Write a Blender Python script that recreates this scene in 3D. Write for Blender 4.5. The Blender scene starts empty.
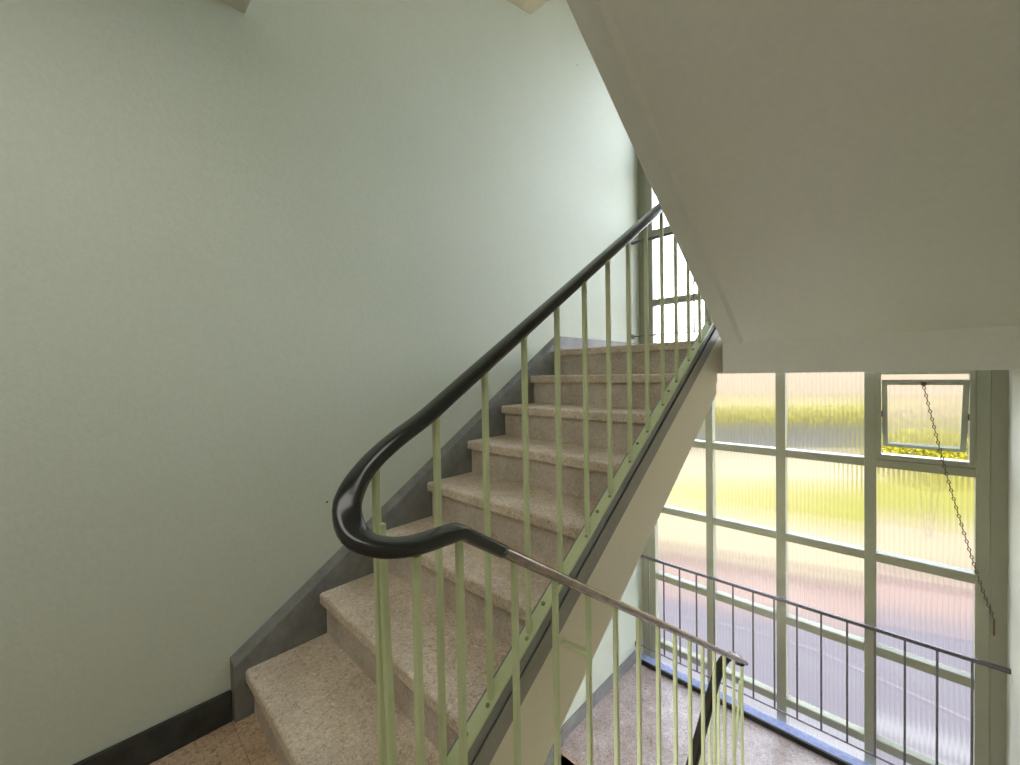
import bpy, bmesh, math, random
from mathutils import Vector, Matrix
random.seed(7)
S = bpy.context.scene
C = S.collection

# ------------------------------------------------------------------ dimensions (metres; camera stands at x=0, y=0)
XL, XR = -1.781, 0.415          # side wall faces
XB, XC = -0.684, -0.583         # rail planes of the up flight and the down flight
YW = 3.571                      # inner face of the window frame
R, G, Y1 = 0.1771, 0.27, 0.379  # riser, going, first nosing
ZU, ZLOW = 8 * R, -1.391        # half landings
YL = 2.26                       # edge of the half landings
RD = 1.391 / 8
GROUND = -2.8
SL = R / G
SD = 0.6587

def nose(y):                    # height of the nosing line of the up flight
    return R + (y - Y1) * SL

# ------------------------------------------------------------------ materials
def mat(name):
    m = bpy.data.materials.new(name); m.use_nodes = True
    nt = m.node_tree
    return m, nt, nt.nodes, nt.links, nt.nodes['Principled BSDF']

def coords(nt, scale=(1, 1, 1)):
    t = nt.nodes.new('ShaderNodeTexCoord'); mp = nt.nodes.new('ShaderNodeMapping')
    mp.inputs['Scale'].default_value = scale
    geo = nt.nodes.new('ShaderNodeNewGeometry')
    nt.links.new(geo.outputs['Position'], mp.inputs['Vector'])
    return mp.outputs['Vector']

def noise(nt, vec, scale, detail=4, rough=0.6):
    n = nt.nodes.new('ShaderNodeTexNoise'); n.inputs['Scale'].default_value = scale
    n.inputs['Detail'].default_value = detail; n.inputs['Roughness'].default_value = rough
    nt.links.new(vec, n.inputs['Vector']); return n.outputs['Fac']

def ramp(nt, fac, stops):
    r = nt.nodes.new('ShaderNodeValToRGB'); e = r.color_ramp.elements
    e[0].position, e[0].color = stops[0][0], (*stops[0][1], 1)
    e[1].position, e[1].color = stops[-1][0], (*stops[-1][1], 1)
    for p, c in stops[1:-1]:
        k = e.new(p); k.color = (*c, 1)
    nt.links.new(fac, r.inputs['Fac']); return r.outputs['Color']

def mixc(nt, fac, a, b, mode='MIX'):
    m = nt.nodes.new('ShaderNodeMix'); m.data_type = 'RGBA'; m.blend_type = mode
    for sock, v in ((m.inputs['Factor'], fac), (m.inputs['A'], a), (m.inputs['B'], b)):
        pass
    def put(s, v):
        if isinstance(v, (int, float)): s.default_value = v
        elif isinstance(v, tuple): s.default_value = (*v, 1)
        else: nt.links.new(v, s)
    put(m.inputs[0], fac); put(m.inputs[6], a); put(m.inputs[7], b)
    return m.outputs[2]

def bump(nt, height, strength, dist, bs):
    b = nt.nodes.new('ShaderNodeBump'); b.inputs['Strength'].default_value = strength
    b.inputs['Distance'].default_value = dist
    nt.links.new(height, b.inputs['Height']); nt.links.new(b.outputs['Normal'], bs.inputs['Normal'])

def paint(name, c1, c2, rough=0.6, bscale=90, bstr=0.15, patch=1.3, spec=0.4):
    m, nt, N, L, bs = mat(name)
    v = coords(nt)
    big = noise(nt, v, patch, 3)
    col = ramp(nt, big, [(0.3, c1), (0.7, c2)])
    fine = noise(nt, v, bscale, 3, 0.7)
    L.new(mixc(nt, 0.035, col, ramp(nt, fine, [(0.35, (0, 0, 0)), (0.65, (1, 1, 1))]), 'OVERLAY'), bs.inputs['Base Color'])
    bs.inputs['Roughness'].default_value = rough
    bs.inputs['Specular IOR Level'].default_value = spec
    bump(nt, fine, bstr, 0.004, bs)
    return m

def plain(name, c, rough=0.5, metal=0.0, spec=0.5, var=0.06, scale=40):
    m, nt, N, L, bs = mat(name)
    v = coords(nt)
    n = noise(nt, v, scale, 3)
    a = tuple(max(0, x * (1 - var * 2)) for x in c); b = tuple(min(1, x * (1 + var * 2)) for x in c)
    L.new(ramp(nt, n, [(0.35, a), (0.65, b)]), bs.inputs['Base Color'])
    bs.inputs['Roughness'].default_value = rough; bs.inputs['Metallic'].default_value = metal
    bs.inputs['Specular IOR Level'].default_value = spec
    return m

def terrazzo(name, base, light, dark, rough=0.5, scale=150, tint=None):
    m, nt, N, L, bs = mat(name)
    v = coords(nt)
    def vor(sc):
        a = N.new('ShaderNodeTexVoronoi'); a.inputs['Scale'].default_value = sc
        L.new(v, a.inputs['Vector']); return a
    a = vor(scale); b = vor(scale * 0.55)
    sep = N.new('ShaderNodeSeparateColor'); L.new(a.outputs['Color'], sep.inputs['Color'])
    chips = ramp(nt, sep.outputs[0], [(0.0, dark), (0.22, base), (0.62, base), (0.75, light), (1.0, light)])
    edge = ramp(nt, a.outputs['Distance'], [(0.28, (1, 1, 1)), (0.62, (0, 0, 0))])
    sep2 = N.new('ShaderNodeSeparateColor'); L.new(b.outputs['Color'], sep2.inputs['Color'])
    c2 = ramp(nt, sep2.outputs[1], [(0.0, dark), (0.3, base), (0.8, base), (1.0, light)])
    col = mixc(nt, edge, c2, chips)
    big = noise(nt, v, 5, 4)
    dirt = ramp(nt, big, [(0.3, (0.68, 0.64, 0.58)), (0.62, (1, 1, 1))])
    col = mixc(nt, 0.85, col, dirt, 'MULTIPLY')
    L.new(col, bs.inputs['Base Color'])
    bs.inputs['Roughness'].default_value = rough
    bump(nt, noise(nt, v, scale * 1.1, 2), 0.25, 0.002, bs)
    return m

M = {}
M['wall'] = paint('mint_wall_paint', (0.525, 0.575, 0.488), (0.555, 0.60, 0.522), 0.55, 70, 0.22)
M['wall_white'] = paint('pale_wall_paint', (0.56, 0.56, 0.485), (0.60, 0.60, 0.53), 0.6, 70, 0.15)
M['soffit'] = paint('soffit_paint', (0.61, 0.605, 0.545), (0.635, 0.635, 0.575), 0.65, 60, 0.10)
M['cream'] = paint('cream_string_paint', (0.70, 0.63, 0.49), (0.74, 0.675, 0.535), 0.45, 60, 0.08)
M['taupe'] = paint('grey_string_paint', (0.235, 0.225, 0.195), (0.30, 0.28, 0.24), 0.5, 60, 0.1, 3)
M['string'] = paint('dark_string_paint', (0.155, 0.16, 0.152), (0.235, 0.24, 0.228), 0.6, 130, 0.5, 14)
M['string_face'] = paint('outer_string_paint', (0.20, 0.205, 0.195), (0.27, 0.275, 0.262), 0.6, 130, 0.5, 14)
M['skirt'] = paint('black_skirting', (0.022, 0.024, 0.022), (0.05, 0.052, 0.048), 0.55, 150, 0.4, 16)
M['skirt_grey'] = paint('grey_skirting', (0.20, 0.20, 0.21), (0.27, 0.265, 0.27), 0.5, 120, 0.3, 10)
M['tread'] = terrazzo('terrazzo_tread', (0.70, 0.59, 0.475), (0.86, 0.76, 0.655), (0.47, 0.37, 0.28), 0.5, 190)
M['riser'] = terrazzo('terrazzo_riser', (0.60, 0.53, 0.46), (0.71, 0.64, 0.565), (0.44, 0.38, 0.32), 0.6, 210)
M['floor'] = terrazzo('terrazzo_floor', (0.56, 0.41, 0.28), (0.70, 0.54, 0.40), (0.30, 0.20, 0.13), 0.5, 170)
M['landing'] = terrazzo('terrazzo_landing', (0.48, 0.39, 0.39), (0.62, 0.54, 0.55), (0.30, 0.22, 0.23), 0.22, 150)  # lavender tint paints in the sky reflected by the floor
M['ledge'] = plain('sky_tinted_ledge', (0.33, 0.38, 0.66), 0.15, 0, 0.8)  # blue of the reflected sky painted into the ledge colour
M['black'] = plain('black_edge', (0.018, 0.018, 0.018), 0.5)
M['green'] = paint('green_metal_paint', (0.53, 0.59, 0.35), (0.59, 0.645, 0.395), 0.38, 120, 0.12, 9)
M['frame'] = paint('olive_frame_paint', (0.31, 0.315, 0.235), (0.35, 0.355, 0.27), 0.3, 90, 0.06, 3)
M['pvc'] = plain('black_rail_cover', (0.012, 0.013, 0.012), 0.22, 0, 0.55, 0.1)
M['rail'] = plain('worn_metal_rail', (0.25, 0.20, 0.175), 0.22, 0.9, 0.5, 0.1)
M['guard'] = plain('dark_guard_metal', (0.115, 0.10, 0.115), 0.4, 0.2)
M['guard_bar'] = plain('grey_guard_bars', (0.17, 0.155, 0.18), 0.4, 0.2)
M['chain'] = plain('chain_metal', (0.16, 0.10, 0.085), 0.35, 0.8)
M['bolt'] = plain('painted_bolt', (0.25, 0.30, 0.15), 0.4)

def glass(name, axis_scale=83.0):
    m = bpy.data.materials.new(name); m.use_nodes = True
    nt = m.node_tree; N, L = nt.nodes, nt.links
    N.remove(N['Principled BSDF']); out = N['Material Output']
    geo = N.new('ShaderNodeNewGeometry')
    w = N.new('ShaderNodeTexWave'); w.wave_type = 'BANDS'; w.bands_direction = 'X'; w.wave_profile = 'SIN'
    w.inputs['Scale'].default_value = 13.0; w.inputs['Distortion'].default_value = 0
    L.new(geo.outputs['Position'], w.inputs['Vector'])
    b = N.new('ShaderNodeBump'); b.inputs['Strength'].default_value = 1.0; b.inputs['Distance'].default_value = 0.006
    L.new(w.outputs['Fac'], b.inputs['Height'])
    tint = ramp(nt, w.outputs['Fac'], [(0.0, (0.66, 0.63, 0.60)), (0.5, (0.96, 0.96, 0.95)), (1.0, (1, 1, 1))])
    tr = N.new('ShaderNodeBsdfTransparent'); L.new(tint, tr.inputs['Color'])
    rf = N.new('ShaderNodeBsdfRefraction'); rf.inputs['Roughness'].default_value = 0.42; rf.inputs['IOR'].default_value = 1.10
    rf.inputs['Color'].default_value = (1, 1, 1, 1); L.new(b.outputs['Normal'], rf.inputs['Normal'])
    tl = N.new('ShaderNodeBsdfTranslucent'); tl.inputs['Color'].default_value = (0.96, 0.94, 0.92, 1)
    gl = N.new('ShaderNodeBsdfGlossy'); gl.inputs['Roughness'].default_value = 0.25
    m1 = N.new('ShaderNodeMixShader'); m1.inputs[0].default_value = 0.70; L.new(tr.outputs[0], m1.inputs[1]); L.new(rf.outputs[0], m1.inputs[2])
    m2 = N.new('ShaderNodeMixShader'); m2.inputs[0].default_value = 0.025; L.new(m1.outputs[0], m2.inputs[1]); L.new(tl.outputs[0], m2.inputs[2])
    m3 = N.new('ShaderNodeMixShader'); m3.inputs[0].default_value = 0.03; L.new(m2.outputs[0], m3.inputs[1]); L.new(gl.outputs[0], m3.inputs[2])
    L.new(m3.outputs[0], out.inputs['Surface'])
    return m
M['glass'] = glass('ribbed_glass')

# ------------------------------------------------------------------ helpers
def obj(name, bm, m, parent=None, smooth=False):
    me = bpy.data.meshes.new(name)
    bmesh.ops.recalc_face_normals(bm, faces=bm.faces[:])
    bm.to_mesh(me); bm.free()
    if smooth:
        for p in me.polygons: p.use_smooth = True
    if m is not None: me.materials.append(m)
    o = bpy.data.objects.new(name, me); C.objects.link(o)
    if parent is not None: o.parent = parent
    return o

def tag(o, label=None, cat=None, group=None, kind=None):
    if label: o['label'] = label
    if cat: o['category'] = cat
    if group: o['group'] = group
    if kind: o['kind'] = kind
    return o

def thing(name, label, cat, loc=(0, 0, 0), group=None, kind=None):
    o = bpy.data.objects.new(name, None); C.objects.link(o); o.location = loc
    o.empty_display_size = 0.1
    return tag(o, label, cat, group, kind)

def world_child(o, parent):          # meshes are modelled in world space: keep them there under a moved parent
    o.parent = parent
    o.matrix_parent_inverse = Matrix.Translation(parent.location).inverted()
    return o

def part(name, bm, m, parent, smooth=False, label=None):
    o = obj(name, bm, m, None, smooth)
    world_child(o, parent)
    if label: o['label'] = label
    return o

def box(bm, x0, x1, y0, y1, z0, z1, bev=0.0):
    b = bm if not bev else bmesh.new()
    vs = [b.verts.new((x, y, z)) for x in (x0, x1) for y in (y0, y1) for z in (z0, z1)]
    for f in ((0, 1, 3, 2), (4, 6, 7, 5), (0, 4, 5, 1), (2, 3, 7, 6), (0, 2, 6, 4), (1, 5, 7, 3)):
        b.faces.new([vs[i] for i in f])
    if bev:
        bmesh.ops.recalc_face_normals(b, faces=b.faces[:])
        bmesh.ops.bevel(b, geom=b.edges[:], offset=bev, segments=2, affect='EDGES', profile=0.6)
        join(bm, b)
    return bm

def join(bm, other):
    mp = {v: bm.verts.new(v.co) for v in other.verts}
    for f in other.faces:
        try: bm.faces.new([mp[v] for v in f.verts])
        except ValueError: pass
    other.free()

def prism(bm, prof, x0, x1, bev=0.0):    # profile in (y, z), extruded along x
    b = bmesh.new()
    a = [b.verts.new((x0, y, z)) for y, z in prof]
    c = [b.verts.new((x1, y, z)) for y, z in prof]
    n = len(prof)
    b.faces.new(a[::-1]); b.faces.new(c)
    for i in range(n):
        b.faces.new((a[i], a[(i + 1) % n], c[(i + 1) % n], c[i]))
    bmesh.ops.recalc_face_normals(b, faces=b.faces[:])
    if bev:
        bmesh.ops.bevel(b, geom=b.edges[:], offset=bev, segments=2, affect='EDGES', profile=0.6)
    big = [f for f in b.faces if len(f.verts) > 4]
    if big: bmesh.ops.triangulate(b, faces=big)
    join(bm, b); return bm

def bar(bm, p, q, w, d=None, up=None, bev=0.0015):     # square bar between two points
    p, q = Vector(p), Vector(q); d = d or w
    t = (q - p).normalized()
    ref = Vector(up) if up else (Vector((0, 1, 0)) if abs(t.z) > 0.7 else Vector((0, 0, 1)))
    s = t.cross(ref).normalized(); u = s.cross(t).normalized()
    b = bmesh.new()
    rings = []
    for c in (p, q):
        rings.append([b.verts.new(c + s * (w / 2 * i) + u * (d / 2 * j)) for i, j in ((-1, -1), (1, -1), (1, 1), (-1, 1))])
    b.faces.new(rings[0][::-1]); b.faces.new(rings[1])
    for k in range(4):
        b.faces.new((rings[0][k], rings[0][(k + 1) % 4], rings[1][(k + 1) % 4], rings[1][k]))
    if bev:
        bmesh.ops.recalc_face_normals(b, faces=b.faces[:])
        bmesh.ops.bevel(b, geom=b.edges[:], offset=bev, segments=1, affect='EDGES')
    join(bm, b); return bm

def catmull(pts, n=8):
    pts = [Vector(p) for p in pts]; out = []
    P = [pts[0] * 2 - pts[1]] + pts + [pts[-1] * 2 - pts[-2]]
    for i in range(1, len(P) - 2):
        a, b, c, d = P[i - 1], P[i], P[i + 1], P[i + 2]
        k = max(1, min(n, int((c - b).length / 0.012) + 1))
        for j in range(k):
            t = j / k
            out.append(0.5 * ((2 * b) + (c - a) * t + (2 * a - 5 * b + 4 * c - d) * t * t + (3 * b - a - 3 * c + d) * t ** 3))
    out.append(pts[-1]); return out

def rail_profile(w, h, n=20, p=3.2):
    r = []
    for i in range(n):
        a = 2 * math.pi * i / n
        cx, sx = math.cos(a), math.sin(a)
        r.append((w / 2 * math.copysign(abs(cx) ** (2 / p), cx), h / 2 * math.copysign(abs(sx) ** (2 / p), sx)))
    return r

def sweep(bm, path, prof, caps=True):
    rings = []; prev = None
    for i, c in enumerate(path):
        t = (path[min(i + 1, len(path) - 1)] - path[max(i - 1, 0)]).normalized()
        s = t.cross(Vector((0, 0, 1)))
        if s.length < 0.15 and prev is not None: s = prev
        s.normalize(); prev = s
        u = s.cross(t).normalized()
        rings.append([bm.verts.new(c + s * a + u * b) for a, b in prof])
    n = len(prof)
    for r0, r1 in zip(rings, rings[1:]):
        for k in range(n):
            bm.faces.new((r0[k], r0[(k + 1) % n], r1[(k + 1) % n], r1[k]))
    if caps:
        bm.faces.new(rings[0][::-1]); bm.faces.new(rings[-1])
    return bm

def dome(bm, c, nrm, r, h):            # screw head
    nrm = Vector(nrm).normalized(); c = Vector(c)
    a = nrm.orthogonal().normalized(); b = nrm.cross(a)
    rings = []
    for rr, hh in ((r, 0), (r, h * .5), (r * .7, h)):
        rings.append([bm.verts.new(c + a * rr * math.cos(k * math.pi / 5) + b * rr * math.sin(k * math.pi / 5) + nrm * hh) for k in range(10)])
    for r0, r1 in zip(rings, rings[1:]):
        for k in range(10): bm.faces.new((r0[k], r0[(k + 1) % 10], r1[(k + 1) % 10], r1[k]))
    bm.faces.new(rings[-1])
    return bm

def struct(name, bm, m, label, cat):
    return tag(obj(name, bm, m), label, cat, kind='structure')

NB = bmesh.new

# ------------------------------------------------------------------ room shell
struct('wall_left', box(NB(), XL - 0.2, XL, -1.8, 3.9, -3.2, 6.3), M['wall'], 'mint green painted plaster wall beside the rising stair', 'wall')
struct('wall_right', box(NB(), XR, XR + 0.2, -1.8, 3.9, -3.2, 6.3), M['wall_white'], 'pale wall at the right edge beside the window pier', 'wall')
struct('wall_back', box(NB(), XL, XR, -1.8, -1.6, -3.2, 6.3), M['wall_white'], 'pale wall closing the landing opposite the window', 'wall')
struct('ceiling', box(NB(), XL - 0.2, XR + 0.2, -1.8, 3.9, 6.3, 6.5), M['soffit'], 'ceiling over the top of the stairwell', 'ceiling')

wl = bpy.data.objects['wall_left']
for y, z in ((0.702, 0.717), (2.627, 3.572)):
    part('plaster_chip', dome(NB(), (XL, y, z), (1, 0, 0), 0.0045, 0.001), M['skirt'], wl, label='tiny dark chip in the plaster')
# landing the photograph is taken from
bm = box(NB(), XL, XR, -1.6, 0.337, -0.2, 0)
floor = struct('floor', bm, M['floor'], 'brown terrazzo landing floor at the foot of the rising flight', 'floor')
bm = NB(); box(bm, XL, XB + 0.02, 0.3385, 0.405, -0.2, 0.0005)
part('edge_strip', bm, M['floor'], floor)
bm = NB(); box(bm, XL + 0.001, XL + 0.014, -1.6, 0.338, 0.0, 0.112, 0.002)
struct('baseboard_left', bm, M['skirt'], 'black skirting board along the green wall at landing level', 'baseboard')

# upper half landing with its beam, lower half landing with its ledge
zt = 1.238
bm = NB(); prism(bm, [(2.32, 1.412), (3.50, 1.412), (3.50, zt), (2.32, zt)], XL, XR); box(bm, -0.640, XR, 2.162, 2.3195, zt, 1.41); box(bm, -0.713, -0.640, 2.292, 2.3195, zt, 1.41)
up_land = struct('landing', bm, M['soffit'], 'upper half landing slab in front of the window above the vent', 'landing')
bm = NB(); box(bm, XL, XR, 2.32, 3.50, 1.412, ZU)
part('terrazzo_top', bm, M['tread'], up_land)
bm = NB(); box(bm, XL + 0.001, XL + 0.014, 2.33, 3.50, ZU, ZU + 0.10, 0.002)
struct('baseboard_upper', bm, M['skirt_grey'], 'grey skirting along the wall of the upper half landing', 'baseboard')

bm = NB(); box(bm, XL, XR, 2.30, 3.42, ZLOW - 0.16, ZLOW - 0.005)
low_land = struct('landing', bm, M['soffit'], 'lower half landing of speckled terrazzo in front of the big window', 'landing')
bm = NB(); box(bm, XL, XR, YL, 3.425, ZLOW - 0.045, ZLOW, 0.006)
part('terrazzo_top', bm, M['landing'], low_land)
bm = NB(); box(bm, XL, XR, 3.425, 3.440, ZLOW - 0.16, ZLOW + 0.034)
part('black_kerb', bm, M['black'], low_land, label='black kerb edge before the window ledge')
bm = NB(); box(bm, XL, XR, 3.440, 3.520, ZLOW - 0.16, ZLOW + 0.036, 0.003)
part('window_ledge', bm, M['ledge'], low_land, label='shiny grey ledge with the sky reflection painted blue')
bm = NB(); box(bm, XL + 0.001, XL + 0.016, 2.30, 3.425, ZLOW, ZLOW + 0.085, 0.003)
box(bm, XL + 0.001, XL + 0.010, 2.30, 3.425, ZLOW + 0.085, ZLOW + 0.10, 0.002)
struct('baseboard_lower', bm, M['skirt_grey'], 'grey stone skirting along the wall of the lower half landing', 'baseboard')

# next floor landing above the camera
bm = NB(); box(bm, XL, XR, -1.6, 0.30, 2.70, 2.83); box(bm, XL, XR, 0.20, 0.447, 2.618, 2.83)
struct('landing', bm, M['soffit'], 'landing slab and beam overhead at the top left of the wall', 'landing')

# ------------------------------------------------------------------ rising flight (left)
st = thing('staircase', 'grey speckled terrazzo stair flight rising along the mint green wall', 'staircase', (XL, Y1, 0))
XS0, XS1 = XL + 0.033, -0.714

def tread_profile(y0, y1, z1, t=0.046, r=0.012):
    pts = []
    for k in range(6):
        a = math.pi / 2 * k / 5
        pts.append((y0 + r - r * math.sin(a), z1 - r + r * math.cos(a)))
    for k in range(4):
        a = math.pi / 2 * k / 3
        pts.append((y0 + 0.007 - 0.007 * math.cos(a), z1 - t + 0.007 - 0.007 * math.sin(a)))
    return pts[::1] + [(y1, z1 - t), (y1, z1)]

for i in range(1, 9):
    y = Y1 + (i - 1) * G; z = i * R
    ye = y + G + 0.028 if i < 8 else 2.33
    x0 = XS0 + (0.001 if i < 8 else 0.0)
    part('tread', prism(NB(), tread_profile(y, ye, z), x0, XS1), M['tread'], st)
    bm = NB(); prism(bm, [(y + 0.024, z - R + 0.0005), (y + 0.024, z - 0.046), (y + 0.046, z - 0.046), (y + 0.046, z - R + 0.0005)], x0 + 0.006, XS1)
    part('riser', bm, M['riser'], st)
# wall string: dark raking skirting with a plumb foot
def rake(o): return lambda y: nose(y) + o
ws = rake(0.078)
prof = [(0.339, 0.0), (0.339, ws(0.339)), (2.33, ws(2.33)), (2.33, ZU + 0.0), (2.33, ZU - 0.2), (0.65, nose(0.65) - 0.21), (0.42, 0.0)]
def loft(pa, pb, x0, x1):
    b = NB(); a = [b.verts.new((x0, y, z)) for y, z in pa]; c = [b.verts.new((x1, y, z)) for y, z in pb]; n = len(pa)
    fs = [b.faces.new(a[::-1]), b.faces.new(c)]
    for i in range(n): b.faces.new((a[i], a[(i + 1) % n], c[(i + 1) % n], c[i]))
    bmesh.ops.triangulate(b, faces=fs); return b
pb = [(0.345, 0.0), (0.345, ws(0.345) - 0.030), (2.33, ws(2.33) - 0.030)] + prof[3:]
part('wall_string', loft(prof, pb, XL + 0.0005, XS0), M['string'], st)
# outer string in three layers and the slab under the steps
yt, yb = 2.291, 0.33
def band(a, b, y0=yb, y1=yt): return [(y0, max(0.0, nose(y0) + a)), (y1, nose(y1) + a), (y1, nose(y1) + b), (y0, max(0, nose(y0) + b))]
def foot(a):    # y where the raking line at offset a meets the floor
    return Y1 + (-R - a) / SL
yf = foot(0.05)
part('outer_string', prism(NB(), [(0.30, 0.0), (0.30, nose(0.30) + 0.16), (yt, nose(yt) + 0.16), (yt, nose(yt) + 0.13), (yt, nose(yt) + 0.118), (0.30, max(0, nose(0.30) + 0.118) )], XS1, -0.671, 0.002), M['string_face'], st)
part('string_band', prism(NB(), [(0.30, 0.0), (0.30, nose(0.30) + 0.116), (yt, nose(yt) + 0.116), (yt, nose(yt) + 0.050), (max(yf, 0.31), max(0, nose(max(yf, 0.31)) + 0.050))], XS1, -0.669, 0.002), M['taupe'], st)
y2 = foot(-0.207)
core = [(0.31, 0.0)]
core = [(max(yf, 0.33), 0.001), (max(yf, 0.33), nose(max(yf, 0.33)) + 0.049), (yt, nose(yt) + 0.049), (yt, zt), (2.158, zt), (2.158, nose(2.158) - 0.207), (y2, -0.0), ]
part('flight_side', prism(NB(), core, XS1, -0.670, 0.0), M['cream'], st, label='cream painted side of the flight')
under = [(0.45, -0.005), (0.45, 0.05)]
for i in range(1, 9):
    y = Y1 + (i - 1) * G + 0.044
    under += [(y, (i - 1) * R - 0.047 if i > 1 else 0.0)] if i > 1 else []
    under += [(y, i * R - 0.0465)]
under += [(2.31, 8 * R - 0.0465), (2.31, zt), (2.158, zt), (2.158, nose(2.158) - 0.207), (y2 + 0.02, 0.0)]
under = [(0.424, 0.0)] + under[2:]
part('flight_slab', prism(NB(), under, XL + 0.001, XS1), M['cream'], st)

# ------------------------------------------------------------------ flight overhead on the right, from the upper half landing to the next floor
zs = lambda y: 2.137 - 0.666 * (y - 0.813)
of = thing('upper_stair_flight', 'pale sloping underside of the flight overhead on the right', 'staircase', (XC, 0.44, 2.62))
ybm = 1.961
top = []
for i in range(0, 8):
    ya = 2.31 - i * G
    top += [(ya, ZU + i * R), (ya, ZU + (i + 1) * R)]
top = [(2.158, zt), (2.158, 1.29), (2.315, 1.29), (2.315, ZU)] + top + [(0.45, 2.83), (0.45, zs(0.45))]
part('flight_slab', prism(NB(), [(ybm, zs(ybm)), (ybm, zt + 0.0)] + top, -0.50, XR - 0.002), M['soffit'], of)
bm = NB()
e0 = [(ybm, zs(ybm)), (0.42, zs(0.42)), (0.42, zs(0.42) + 0.40), (ybm, zs(ybm) + 0.40)]
b = NB()
ring = []
sec = [(-0.583, 0.006), (-0.577, 0.0), (-0.512, -0.014), (-0.496, 0.002), (-0.496, 0.36), (-0.583, 0.36)]
for y in (0.45, ybm + 0.012):
    ring.append([b.verts.new((x, y, zs(y) + dz)) for x, dz in sec])
b.faces.new(ring[0][::-1]); b.faces.new(ring[1])
for k in range(len(sec)):
    b.faces.new((ring[0][k], ring[0][(k + 1) % 6], ring[1][(k + 1) % 6], ring[1][k]))
part('flight_side', prism(NB(), [(ybm, zt), (2.158, zt), (2.158, 1.6), (ybm, 1.6)], -0.583, -0.4995), M['soffit'], of)
part('edge_band', b, M['soffit'], of, label='raised plaster margin along the open edge')

# flight seen only as a corner high up on the wall
prof = [(0.25, 2.831), (0.58, 2.831), (0.58, 3.0), (1.25, 3.44), (1.75, 3.545), (2.102, 3.625), (2.15, 3.70), (2.15, 4.24), (1.9, 4.24), (0.25, 3.0)]
tf = tag(obj('top_stair_flight', prism(NB(), prof, XL + 0.001, -0.70), M['cream']), 'corner of a higher stair flight at the top edge above the wall centre', 'staircase')
bm = NB(); box(bm, XL, XR, 2.15, 3.50, 4.10, 4.25)
struct('landing', bm, M['soffit'], 'topmost half landing slab above the picture', 'landing')

# ------------------------------------------------------------------ flight going down on the right
df = thing('descending_stair_flight', 'terrazzo flight going down on the right to the lower half landing', 'staircase', (XR, 0.37, 0))
bm = NB()
prof = []
for i in range(0, 8):
    ya = 0.37 + i * G
    prof += [(ya, -i * RD), (ya, -(i + 1) * RD)]
prof = [(0.337, 0.0)] + prof + [(2.30, ZLOW), (2.30, ZLOW - 0.14), (2.26, ZLOW - 0.14), (0.40, -0.30), (0.337, -0.30)]
part('steps', prism(NB(), prof, -0.555, XR - 0.001), M['tread'], df)
md = lambda y: -(y - 0.37) * (RD / G)
prof = [(0.337, md(0.337) + 0.16), (2.25, md(2.25) + 0.16), (2.25, md(2.25) - 0.17), (0.337, -0.18)]
part('outer_string', prism(NB(), prof, -0.597, -0.556, 0.002), M['string'], df)

# ------------------------------------------------------------------ flight going down under the rising one
lf = thing('lower_stair_flight', 'flight descending beneath the rising stair from the lower half landing', 'staircase', (XL, 2.28, ZLOW))
prof = []
for i in range(1, 8):
    ya = 2.285 - (i - 1) * G
    prof += [(ya, ZLOW - (i - 1) * R - (0.045 if i == 1 else 0)), (ya, ZLOW - i * R)]
prof += [(2.285 - 7 * G, ZLOW - 7 * R), (2.285 - 7 * G, ZLOW - 7 * R - 0.15), (2.285, ZLOW - 0.30)]
part('steps', prism(NB(), prof, XL + 0.001, XB - 0.03), M['riser'], lf)
nl = lambda y: ZLOW + (y - 2.26) * SL
prof = [(2.295, ZLOW), (2.295, ZLOW + 0.10), (2.24, nl(2.24) + 0.10), (0.9, nl(0.9) + 0.10), (0.9, nl(0.9) - 0.2), (2.24, ZLOW - 0.15)]
part('wall_string', prism(NB(), prof, XL + 0.0005, XL + 0.033, 0.003), M['string'], lf)

# ------------------------------------------------------------------ railing
rl = thing('stair_railing', 'pale green stair railing with black handrail curling round the foot of the flight', 'railing', (XB, 0.34, 0))
zc = lambda y: nose(y) + 0.934
zd = lambda y: 0.898 - SD * (y - 0.567)
up = [(XB, 2.30, zc(2.28) + 0.0), (XB, 2.2, zc(2.2)), (XB, 1.6, zc(1.6)), (XB, 1.0, zc(1.0)), (XB, 0.56, zc(0.56)), (XB, 0.47, zc(0.47)), (XB, 0.40, 1.132),
      (XB, 0.352, 1.100), (-0.681, 0.320, 1.070), (-0.668, 0.297, 1.040), (-0.645, 0.288, 1.014), (-0.618, 0.292, 0.994),
      (-0.597, 0.314, 0.981), (-0.585, 0.348, 0.973), (XC, 0.385, 0.969), (XC, 0.43, 0.968), (XC, 0.462, 0.966), (XC, 0.483, 0.953), (XC, 0.51, 0.935), (XC, 0.565, 0.899)]
path = catmull(up, 30)
grip = part('handrail_grip', sweep(NB(), path, rail_profile(0.046, 0.027)), M['pvc'], rl, True, label='glossy black handrail grip')
dn = [(XC, 0.555, zd(0.555)), (XC, 0.9, zd(0.9)), (XC, 1.5, zd(1.5)), (XC, 2.10, zd(2.10)), (XC, 2.19, zd(2.19)), (XC, 2.27, zd(2.27))]
part('handrail', sweep(NB(), catmull(dn, 30), rail_profile(0.036, 0.024, 20, 2.4)), M['rail'], rl, True, label='worn shiny bare metal handrail')
lo = [(-0.590, 2.215, -0.200), (-0.604, 2.250, -0.210), (-0.640, 2.288, -0.222), (-0.668, 2.268, -0.242), (-0.682, 2.225, -0.268), (XB, 2.16, -0.304), (XB, 2.0, -0.365 - 0.035), (XB, 1.0, -0.40 - 0.66)]
part('handrail_grip', sweep(NB(), catmull(lo, 30), rail_profile(0.046, 0.027)), M['pvc'], rl, True, label='black handrail grip of the lower turn')

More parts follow.
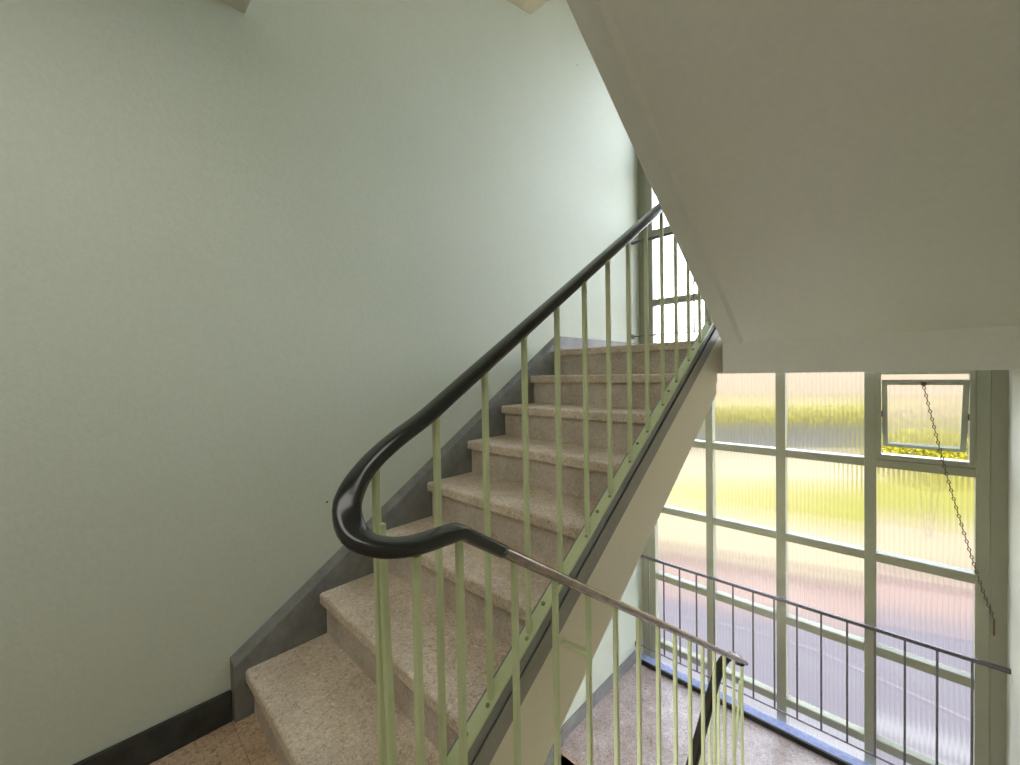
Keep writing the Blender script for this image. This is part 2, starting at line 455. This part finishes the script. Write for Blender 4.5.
# raking flat bars the balusters are welded to
def flatbar(x0, x1, f, ya, yb_, t=0.009):
    return prism(NB(), [(ya, f(ya)), (yb_, f(yb_)), (yb_, f(yb_) + t), (ya, f(ya) + t)], x0, x1, 0.0015)
part('base_bar', flatbar(-0.703, -0.669, rake(0.1605), 0.31, 2.285), M['green'], rl)
part('base_bar', flatbar(-0.600, -0.554, lambda y: md(y) + 0.1605, 0.345, 2.24), M['green'], rl)
nrm = Vector((0, -SL, 1)).normalized()
W = 0.0125
for k in range(-1, 14):
    y = 0.4903 + k * 0.135
    if k == -1: y = 0.357
    zb = nose(y) + 0.168; ztp = (zc(y) if k > -1 else 1.095) - 0.010
    o = part('baluster', bar(NB(), (XB, y, zb), (XB, y, ztp), W), M['green'], rl)
    world_bolt = dome(NB(), Vector((XB + 0.0002, y - 0.004, nose(y - 0.004) + 0.169)) + Vector((0.004, -0.008, -0.005)), nrm, 0.0055, 0.004)
    b_ = obj('bolt', world_bolt, M['bolt']); b_.parent = o
    b_.matrix_parent_inverse = (o.matrix_parent_inverse.inverted() @ Matrix.Translation(rl.location).inverted()) if False else Matrix.Identity(4)
for k in range(0, 8):
    y = 0.4903 + 0.066 + k * 0.27
    part('bolt', dome(NB(), (-0.690, y, nose(y) + 0.1695), nrm, 0.006, 0.005), M['bolt'], rl)
for k in range(-2, 13):
    y = 0.6067 + k * 0.135
    if k == -1: y = 0.463
    if k == -2: y = 0.372
    zb = md(y) + 0.167; ztp = (zd(y) if y > 0.5 else 0.962) - 0.010
    part('baluster', bar(NB(), (XC, y, zb), (XC, y, ztp), W), M['green'], rl)
# leaning bar of the turn and its twin below
part('baluster', bar(NB(), (-0.679, 0.362, 0.985), (-0.620, 0.352, 0.16), 0.0135), M['green'], rl, label='leaning green bar under the handrail curl')
part('baluster', bar(NB(), (-0.590, 2.225, -0.30), (-0.655, 2.235, -1.20), 0.0125), M['green'], rl, label='leaning green bar at the lower turn')
for k in range(0, 6):
    y = 2.20 - k * 0.135
    zr = (-0.28 - (2.2 - y) * 0.655)
    part('baluster', bar(NB(), (XB, y, zr), (XB, y, nl(y) + 0.16), W), M['green'], rl)
part('base_bar', prism(NB(), [(2.24, nl(2.24) + 0.15), (1.3, nl(1.3) + 0.15), (1.3, nl(1.3) + 0.16), (2.24, nl(2.24) + 0.16)], -0.706, -0.662, 0.0015), M['green'], rl)
part('support_bracket', bar(NB(), (-0.669, 0.884, 0.517), (XC, 0.8767, 0.530), 0.013), M['green'], rl, label='short green stub fixed into the cream string')

# ------------------------------------------------------------------ window
win = thing('window_1', 'tall stairwell window of ribbed glass panes in olive green frames', 'window', (-0.66, YW, ZLOW), kind='structure')
YB = YW + 0.075
mull = [(-1.708, -1.642), (-1.198, -1.143), (-0.698, -0.637), (-0.196, -0.136), (0.294, 0.352)]
for a, b_ in mull:
    part('mullion', box(NB(), a, b_, YW, YB, -3.0, 6.3, 0.004), M['frame'], win)
part('side_panel', box(NB(), XL, -1.7085, YW + 0.02, YB, -3.0, 6.3), M['frame'], win)
part('side_panel', box(NB(), 0.3525, XR, YW + 0.006, YB, -3.0, 6.3), M['frame'], win)
tz = [0.632 + 0.624 * k for k in range(-5, 10)]
for z in tz:
    for (a0, a1), (b0, b1) in zip(mull, mull[1:]):
        if abs(z - 1.256) < 0.05 and a1 > -0.2:
            pass
        bm = prism(NB(), [(YW + 0.004, z - 0.028), (YW + 0.004, z + 0.022), (YW + 0.010, z + 0.027), (YB - 0.012, z + 0.032), (YB - 0.012, z - 0.028)], a1, b0)
        part('transom', bm, M['frame'], win)
def sheet(x0, x1, y, z0, z1):           # one thin sheet of glass
    b = NB(); b.faces.new([b.verts.new(c) for c in ((x0, y, z0), (x1, y, z0), (x1, y, z1), (x0, y, z1))])
    return b
pane = None
for r in range(len(tz) - 1):
    for c in range(4):
        if c == 3 and abs(tz[r] - 0.632) < 0.01: continue
        x0, x1 = mull[c][1] - 0.004, mull[c + 1][0] + 0.004
        z0, z1 = tz[r] + 0.020, tz[r + 1] - 0.020
        part('pane', sheet(x0, x1, YW + 0.057, z0, z1), M['glass'], win)
# vent: fixed frame, tilted centre-hung sash with pane, pivots
vx0, vx1, vz0, vz1 = -0.136, 0.294, 0.662, 1.229
fr = bmesh.new()
t = 0.024
box(fr, vx0, vx0 + t, YW - 0.004, YB, vz0, vz1, 0.002); box(fr, vx1 - t, vx1, YW - 0.004, YB, vz0, vz1, 0.002)
box(fr, vx0 + t, vx1 - t, YW - 0.004, YB, vz0, vz0 + 0.030, 0.002); box(fr, vx0 + t, vx1 - t, YW - 0.004, YB, vz1 - 0.02, vz1, 0.002)
part('vent_frame', fr, M['frame'], win)
piv = Vector((0.079, YW + 0.035, 0.955)); ang = math.radians(-24)
rot = Matrix.Translation(piv) @ Matrix.Rotation(-ang, 4, 'X') @ Matrix.Translation(-piv)
sx0, sx1, sz0, sz1 = vx0 + t + 0.004, vx1 - t - 0.004, 0.715, 1.192
sb = bmesh.new(); s = 0.026
box(sb, sx0, sx0 + s, piv.y - 0.014, piv.y + 0.014, sz0, sz1, 0.002); box(sb, sx1 - s, sx1, piv.y - 0.014, piv.y + 0.014, sz0, sz1, 0.002)
box(sb, sx0 + s, sx1 - s, piv.y - 0.014, piv.y + 0.014, sz0, sz0 + 0.02, 0.002); box(sb, sx0 + s, sx1 - s, piv.y - 0.014, piv.y + 0.014, sz1 - 0.024, sz1, 0.002)
bmesh.ops.transform(sb, matrix=rot, verts=sb.verts[:])
sash = part('vent_sash', sb, M['frame'], win, label='tilted open vent sash')
pb = sheet(sx0 + s - 0.003, sx1 - s + 0.003, piv.y, sz0 + 0.017, sz1 - 0.02)
bmesh.ops.transform(pb, matrix=rot, verts=pb.verts[:])
o = obj('pane', pb, M['glass']); o.parent = sash
for xx in (vx0 + t + 0.001, vx1 - t - 0.001):
    pv = bmesh.new(); box(pv, xx - 0.006, xx + 0.006, piv.y - 0.022, piv.y + 0.010, piv.z - 0.02, piv.z + 0.02, 0.003)
    o = obj('pivot', pv, M['guard']); o.parent = sash

# pull chain from the vent to a hook on the pier
ch = thing('pull_chain', 'thin metal pull chain hanging from the open vent sash to the pier', 'chain', (0.36, YW, -0.2))
top_pt = rot @ Vector((0.079, piv.y - 0.022, sz1 - 0.012))
kb = bmesh.new(); bmesh.ops.create_uvsphere(kb, u_segments=12, v_segments=8, radius=0.014)
bmesh.ops.translate(kb, verts=kb.verts[:], vec=top_pt)
part('knob', kb, M['chain'], ch, True)
end = Vector((0.366, YW - 0.012, -0.20)); mid = Vector((0.293, YW - 0.03, 0.08))
pts = catmull([top_pt + Vector((0, -0.008, -0.012)), top_pt.lerp(mid, 0.5) + Vector((-0.006, 0, -0.02)), mid, end], 200)
lb = bmesh.new(); acc = 0; flip = False; last = pts[0]; LINK = 0.023
for a, b2 in zip(pts, pts[1:]):
    acc += (b2 - a).length
    if acc >= LINK * 0.74:
        acc = 0; d = (b2 - last).normalized(); c = (b2 + last) / 2; last = b2
        side = d.cross(Vector((0, 1, 0))).normalized(); nrm2 = d.cross(side)
        if flip: side, nrm2 = nrm2, side
        flip = not flip
        rings = []
        for k in range(10):
            a_ = 2 * math.pi * k / 10
            q = c + d * (math.cos(a_) * LINK * 0.46) + side * (math.sin(a_) * 0.0062)
            rad = (d * math.cos(a_) + side * math.sin(a_)).normalized()
            rings.append([lb.verts.new(q + rad * 0.0024 * math.cos(j * math.pi / 2) + nrm2 * 0.0024 * math.sin(j * math.pi / 2)) for j in range(4)])
        for k in range(10):
            r0, r1 = rings[k], rings[(k + 1) % 10]
            for j in range(4): lb.faces.new((r0[j], r0[(j + 1) % 4], r1[(j + 1) % 4], r1[j]))
part('chain_links', lb, M['chain'], ch)
hb = bar(NB(), end + Vector((0, 0, 0.01)), end + Vector((0, 0.0, -0.085)), 0.008)
part('hook', hb, M['chain'], ch)

# ------------------------------------------------------------------ guard rails across the window
def guard(zr, zb, ybar, label, xs, x0, x1):
    g = thing('guard_rail', label, 'railing', (x0, ybar, zb))
    part('top_rail', box(NB(), x0, x1, ybar - 0.012, ybar + 0.012, zr - 0.011, zr + 0.011, 0.004), M['guard'], g)
    part('bottom_rail', box(NB(), x0, x1, ybar - 0.004, ybar + 0.004, zb - 0.005, zb + 0.005, 0.001), M['guard_bar'], g)
    for x in xs:
        part('baluster', bar(NB(), (x, ybar, zb), (x, ybar, zr - 0.008), 0.0115), M['guard_bar'], g)
    for x in (x0, x1):
        sx = 1 if x == x0 else -1
        part('wall_bracket', box(NB(), min(x, x + sx * 0.012), max(x, x + sx * 0.012), ybar - 0.02, ybar + 0.02, zb - 0.02, zb + 0.02, 0.003), M['guard'], g)
    return g
xs = [-1.65 + 0.1375 * k for k in range(15)]
guard(-0.412, -1.236, 3.451, 'dark thin guard rail across the big window of the lower half landing', xs, XL, XR)
guard(2.415, 1.574, 3.451, 'dark guard rail across the window of the upper half landing', xs, XL, XR)

# ------------------------------------------------------------------ outdoors
def flat(name, poly, z, m, label, cat, kind='structure'):
    b = NB(); b.faces.new([b.verts.new((x, y, z)) for x, y in poly])
    return tag(obj(name, b, m), label, cat, kind=kind)
def ground_mat(name, c1, c2, sc=3, rough=0.8):
    m, nt, N, L, bs = mat(name)
    v = coords(nt)
    L.new(ramp(nt, noise(nt, v, sc, 5), [(0.3, c1), (0.7, c2)]), bs.inputs['Base Color'])
    bs.inputs['Roughness'].default_value = rough; bs.inputs['Specular IOR Level'].default_value = 0.0
    return m
M['pave'] = ground_mat('shaded_paving', (0.125, 0.105, 0.112), (0.14, 0.118, 0.125), 1.2)  # sky-lit shade of the building painted into the near paving
M['pink'] = ground_mat('sunlit_paving', (0.215, 0.142, 0.112), (0.24, 0.16, 0.128), 0.8)  # sunlight beyond the building shade painted as a warmer, lighter tone
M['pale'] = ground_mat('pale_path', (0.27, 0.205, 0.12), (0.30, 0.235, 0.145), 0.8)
M['lawn'] = ground_mat('lawn_grass', (0.185, 0.160, 0.025), (0.23, 0.20, 0.038), 1.1)
nt = M['lawn'].node_tree; bs_ = nt.nodes['Principled BSDF']          # worn sandy grass towards the left
src = bs_.inputs['Base Color'].links[0].from_socket
sx = nt.nodes.new('ShaderNodeSeparateXYZ'); gp = nt.nodes.new('ShaderNodeNewGeometry'); nt.links.new(gp.outputs['Position'], sx.inputs[0])
mr = nt.nodes.new('ShaderNodeMapRange'); mr.inputs['From Min'].default_value = -6.0; mr.inputs['From Max'].default_value = -1.0
mr.inputs['To Min'].default_value = 0.25; mr.inputs['To Max'].default_value = 1.0
nt.links.new(sx.outputs['X'], mr.inputs['Value'])
nt.links.new(mixc(nt, mr.outputs[0], (0.30, 0.235, 0.12), src), bs_.inputs['Base Color'])
M['asph'] = ground_mat('grey_road', (0.072, 0.064, 0.046), (0.085, 0.075, 0.056), 0.5)
M['kerb'] = ground_mat('kerb_stone', (0.10, 0.065, 0.055), (0.12, 0.08, 0.065), 2)
M['white'] = ground_mat('white_line', (0.26, 0.24, 0.22), (0.28, 0.26, 0.24), 2)
M['leaf'] = ground_mat('sunny_leaves', (0.12, 0.12, 0.008), (0.40, 0.33, 0.03), 6)
M['leaf2'] = ground_mat('hedge_leaves', (0.22, 0.19, 0.015), (0.29, 0.25, 0.035), 2)
M['house'] = ground_mat('cream_render', (0.27, 0.205, 0.145), (0.29, 0.225, 0.16), 0.3)
M['wood'] = ground_mat('bark', (0.12, 0.09, 0.06), (0.2, 0.15, 0.1), 8)

def strip(a, b, c, d, ext=3.0):     # a-b near edge, d-c far edge: extend sideways
    a, b, c, d = map(Vector, (a, b, c, d))
    return [a + (a - b) * ext, b + (b - a) * ext, c + (c - d) * ext, d + (d - c) * ext]
flat('ground', [(-90, 3.9), (90, 3.9), (90, 140), (-90, 140)], GROUND, M['pave'], 'paving outside below the window, coloured lavender grey for the building shade', 'ground')
L0 = ((-2.096, 7.922), (0.588, 8.906)); L1 = ((-2.653, 10.047), (0.725, 11.026)); L2 = ((-5.0, 13.2), (1.2, 14.6))
L3 = ((-5.1, 13.4), (1.235, 16.6)); L4 = ((-6.06, 16.33), (1.613, 21.1)); L5 = ((-8.43, 22.74), (2.27, 29.8)); L6 = ((-12.4, 33.6), (3.3, 43.4)); L7 = ((-28, 75.8), (6.5, 85.4))
flat('pavement', strip(L0[0], L0[1], L1[1], L1[0]), GROUND + 0.01, M['pink'], 'paving strip coloured pinkish as sunlit ground between shade-coloured paving and pale path', 'pavement')
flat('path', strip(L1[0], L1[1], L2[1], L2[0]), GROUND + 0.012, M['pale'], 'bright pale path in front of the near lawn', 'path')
flat('lawn', strip(L2[0], L2[1], L4[1], L4[0], 1.5), GROUND + 0.014, M['lawn'], 'yellow green near lawn outside the window', 'lawn')
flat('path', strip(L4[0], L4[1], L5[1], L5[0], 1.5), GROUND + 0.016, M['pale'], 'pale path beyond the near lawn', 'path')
flat('road', strip(L5[0], L5[1], L6[1], L6[0], 1.5), GROUND + 0.018, M['asph'], 'grey road in front of the hedge', 'road')
flat('lawn', strip(L6[0], L6[1], L7[1], L7[0], 1.5), GROUND + 0.02, M['lawn'], 'far yellow green lawn beyond the hedge', 'lawn')
# kerb between path and pink sunlit-toned paving
def seg(a, b, w, h, m, name, label, cat, ext=3.0, kind='structure'):
    a, b = Vector(a), Vector(b); d = b - a
    a2, b2 = a - d * ext, b + d * ext
    bm = NB(); bar(bm, (a2.x, a2.y, GROUND + h / 2), (b2.x, b2.y, GROUND + h / 2), w, h, up=(0, 0, 1), bev=0)
    return tag(obj(name, bm, m), label, cat, kind=kind)
seg((-2.60, 9.72), (0.72, 10.70), 0.16, 0.10, M['kerb'], 'kerb', 'dark stone kerb along the bright pale path', 'kerb')
# thin white curved line on the paving
lp = catmull([Vector(p) for p in [(-4.2, 6.0, GROUND + 0.012), (-2.15, 6.93, GROUND + 0.012), (-1.14, 7.165, GROUND + 0.012), (-0.64, 7.14, GROUND + 0.012), (0.6, 6.9, GROUND + 0.012)]], 20)
wb = NB(); sweep(wb, lp, [(-0.02, -0.004), (0.02, -0.004), (0.02, 0.004), (-0.02, 0.004)])
tag(obj('road_marking', wb, M['white']), 'thin curved white line on the shade-coloured paving', 'road marking', kind='structure')
seg((-1.7, 5.55), (0.4, 5.95), 0.22, 0.012, M['white'], 'sunlit_streak', 'pale strip painted as a sunlit streak close under the window', 'paving', 4.0)  # bright reflected streak painted as a pale strip on the ground

# hedge and shrubs made of leaf cards on stems
def leaves(bm, c, rad, n, size):
    for _ in range(n):
        while True:
            d = Vector((random.uniform(-1, 1), random.uniform(-1, 1), random.uniform(-1, 1)))
            if 0.2 < d.length < 1: break
        p = Vector(c) + Vector((d.x * rad[0], d.y * rad[1], d.z * rad[2]))
        a = Vector((random.gauss(0, 1), random.gauss(0, 1), random.gauss(0, 1))).normalized()
        b = a.orthogonal().normalized(); s = size * random.uniform(0.6, 1.3)
        vs = [bm.verts.new(p + a * s), bm.verts.new(p + b * s * 0.45), bm.verts.new(p - a * s), bm.verts.new(p - b * s * 0.45)]
        bm.faces.new(vs)
def shrub(name, x, y, rad, h, label, n, size, m, group=None):
    t = thing(name, label, 'shrub', (x, y, GROUND), group)
    fb = NB(); leaves(fb, (x, y, GROUND + h - rad[2]), rad, n, size); part('foliage', fb, m, t)
    sb_ = NB()
    for k in range(5):
        a = k * 1.26
        bar(sb_, (x + 0.05 * math.cos(a), y + 0.05 * math.sin(a), GROUND), (x + rad[0] * 0.22 * math.cos(a), y + rad[1] * 0.5 * math.sin(a), GROUND + h - rad[2] * 0.7), 0.03)
    part('stem', sb_, M['wood'], t)
    return t
shrub('flowering_shrub', 0.4, 13.9, (1.25, 0.8, 0.75), 2.62, 'bright yellow green shrub seen through the gap under the open vent', 5200, 0.055, M['leaf'])
# long clipped hedge behind the road
hb_ = NB(); a, b_ = Vector((-12.4, 33.8, 0)), Vector((3.3, 43.6, 0)); d = (b_ - a)
for k in range(5200):
    p = a - d * 1.2 + d * 3.2 * random.random()
    n_ = Vector((-d.y, d.x, 0)).normalized()
    p = p + n_ * random.uniform(0, 1.2) + Vector((0, 0, GROUND + random.uniform(0, 1.15)))
    e = Vector((random.gauss(0, 1), random.gauss(0, 1), random.gauss(0, 1))).normalized(); f_ = e.orthogonal().normalized(); s = 0.3
    hb_.faces.new([hb_.verts.new(p + e * s), hb_.verts.new(p + f_ * s * 0.6), hb_.verts.new(p - e * s), hb_.verts.new(p - f_ * s * 0.6)])
tag(obj('hedge', hb_, M['leaf2']), 'bright yellow green hedge behind the grey road', 'hedge')
bm = NB(); c0, c1 = Vector((-60, 66, 0)), Vector((45, 98, 0)); dd = (c1 - c0).normalized(); nn = Vector((-dd.y, dd.x, 0))
vs = [bm.verts.new(p + Vector((0, 0, z))) for z in (GROUND, GROUND + 9) for p in (c0, c1, c1 + nn * 8, c0 + nn * 8)]
for f in ((3, 2, 1, 0), (4, 5, 6, 7), (0, 1, 5, 4), (1, 2, 6, 5), (2, 3, 7, 6), (3, 0, 4, 7)): bm.faces.new([vs[i] for i in f])
tag(obj('building', bm, M['house']), 'long cream building far beyond the lawn', 'building')

# ------------------------------------------------------------------ light
w = bpy.data.worlds.new('sky'); S.world = w; w.use_nodes = True
nt = w.node_tree; bg = nt.nodes['Background']
tc = nt.nodes.new('ShaderNodeTexCoord'); sp = nt.nodes.new('ShaderNodeSeparateXYZ')
nt.links.new(tc.outputs['Generated'], sp.inputs[0])
col = ramp(nt, sp.outputs['Z'], [(0.0, (1.0, 0.97, 0.93)), (0.25, (0.82, 0.90, 1.0)), (0.6, (0.42, 0.47, 0.54)), (1.0, (0.20, 0.25, 0.32))])
nt.links.new(col, bg.inputs['Color']); bg.inputs['Strength'].default_value = 9.0

def area(name, loc, rot, sx, sy, power, color, portal=False):
    l = bpy.data.lights.new(name, 'AREA'); l.shape = 'RECTANGLE'; l.size = sx; l.size_y = sy
    l.energy = power; l.color = color; l.specular_factor = 0.15
    o = bpy.data.objects.new(name, l); C.objects.link(o); o.location = loc; o.rotation_euler = rot
    if portal: l.cycles.is_portal = True
    return o
area('sky_portal', (-0.68, YB + 0.05, 1.65), (math.radians(-90), 0, 0), 2.2, 9.3, 1, (1, 1, 1), True)
area('landing_fill_light', (-0.35, -0.45, 2.58), (0, 0, 0), 1.2, 1.0, 13.5, (1.0, 0.96, 0.88))  # added out-of-view fill light for interior ambient, not a fitting of the stairwell

# ------------------------------------------------------------------ camera
cd = bpy.data.cameras.new('camera'); cam = bpy.data.objects.new('camera', cd); C.objects.link(cam)
F = Vector((-0.6948911, 0.71886058, -0.01912654)); Rt = Vector((0.71911406, 0.694687, -0.01688005)); U = Vector((-0.00115255, 0.02548396, 0.99967457))
mw = Matrix(((Rt.x, U.x, -F.x, 0), (Rt.y, U.y, -F.y, 0), (Rt.z, U.z, -F.z, 1.2489), (0, 0, 0, 1)))
cam.matrix_world = mw
cd.sensor_fit = 'HORIZONTAL'; cd.sensor_width = 36; cd.lens = 36 * 409.09 / 1020; cd.clip_start = 0.02; cd.clip_end = 400
S.camera = cam

S.view_settings.view_transform = 'Standard'; S.view_settings.look = 'None'
S.view_settings.exposure = 0.2; S.view_settings.gamma = 1.0
S.cycles.use_denoising = True
S.cycles.max_bounces = 14; S.cycles.diffuse_bounces = 8; S.cycles.transmission_bounces = 8; S.cycles.transparent_max_bounces = 24
S.cycles.sample_clamp_indirect = 6.0
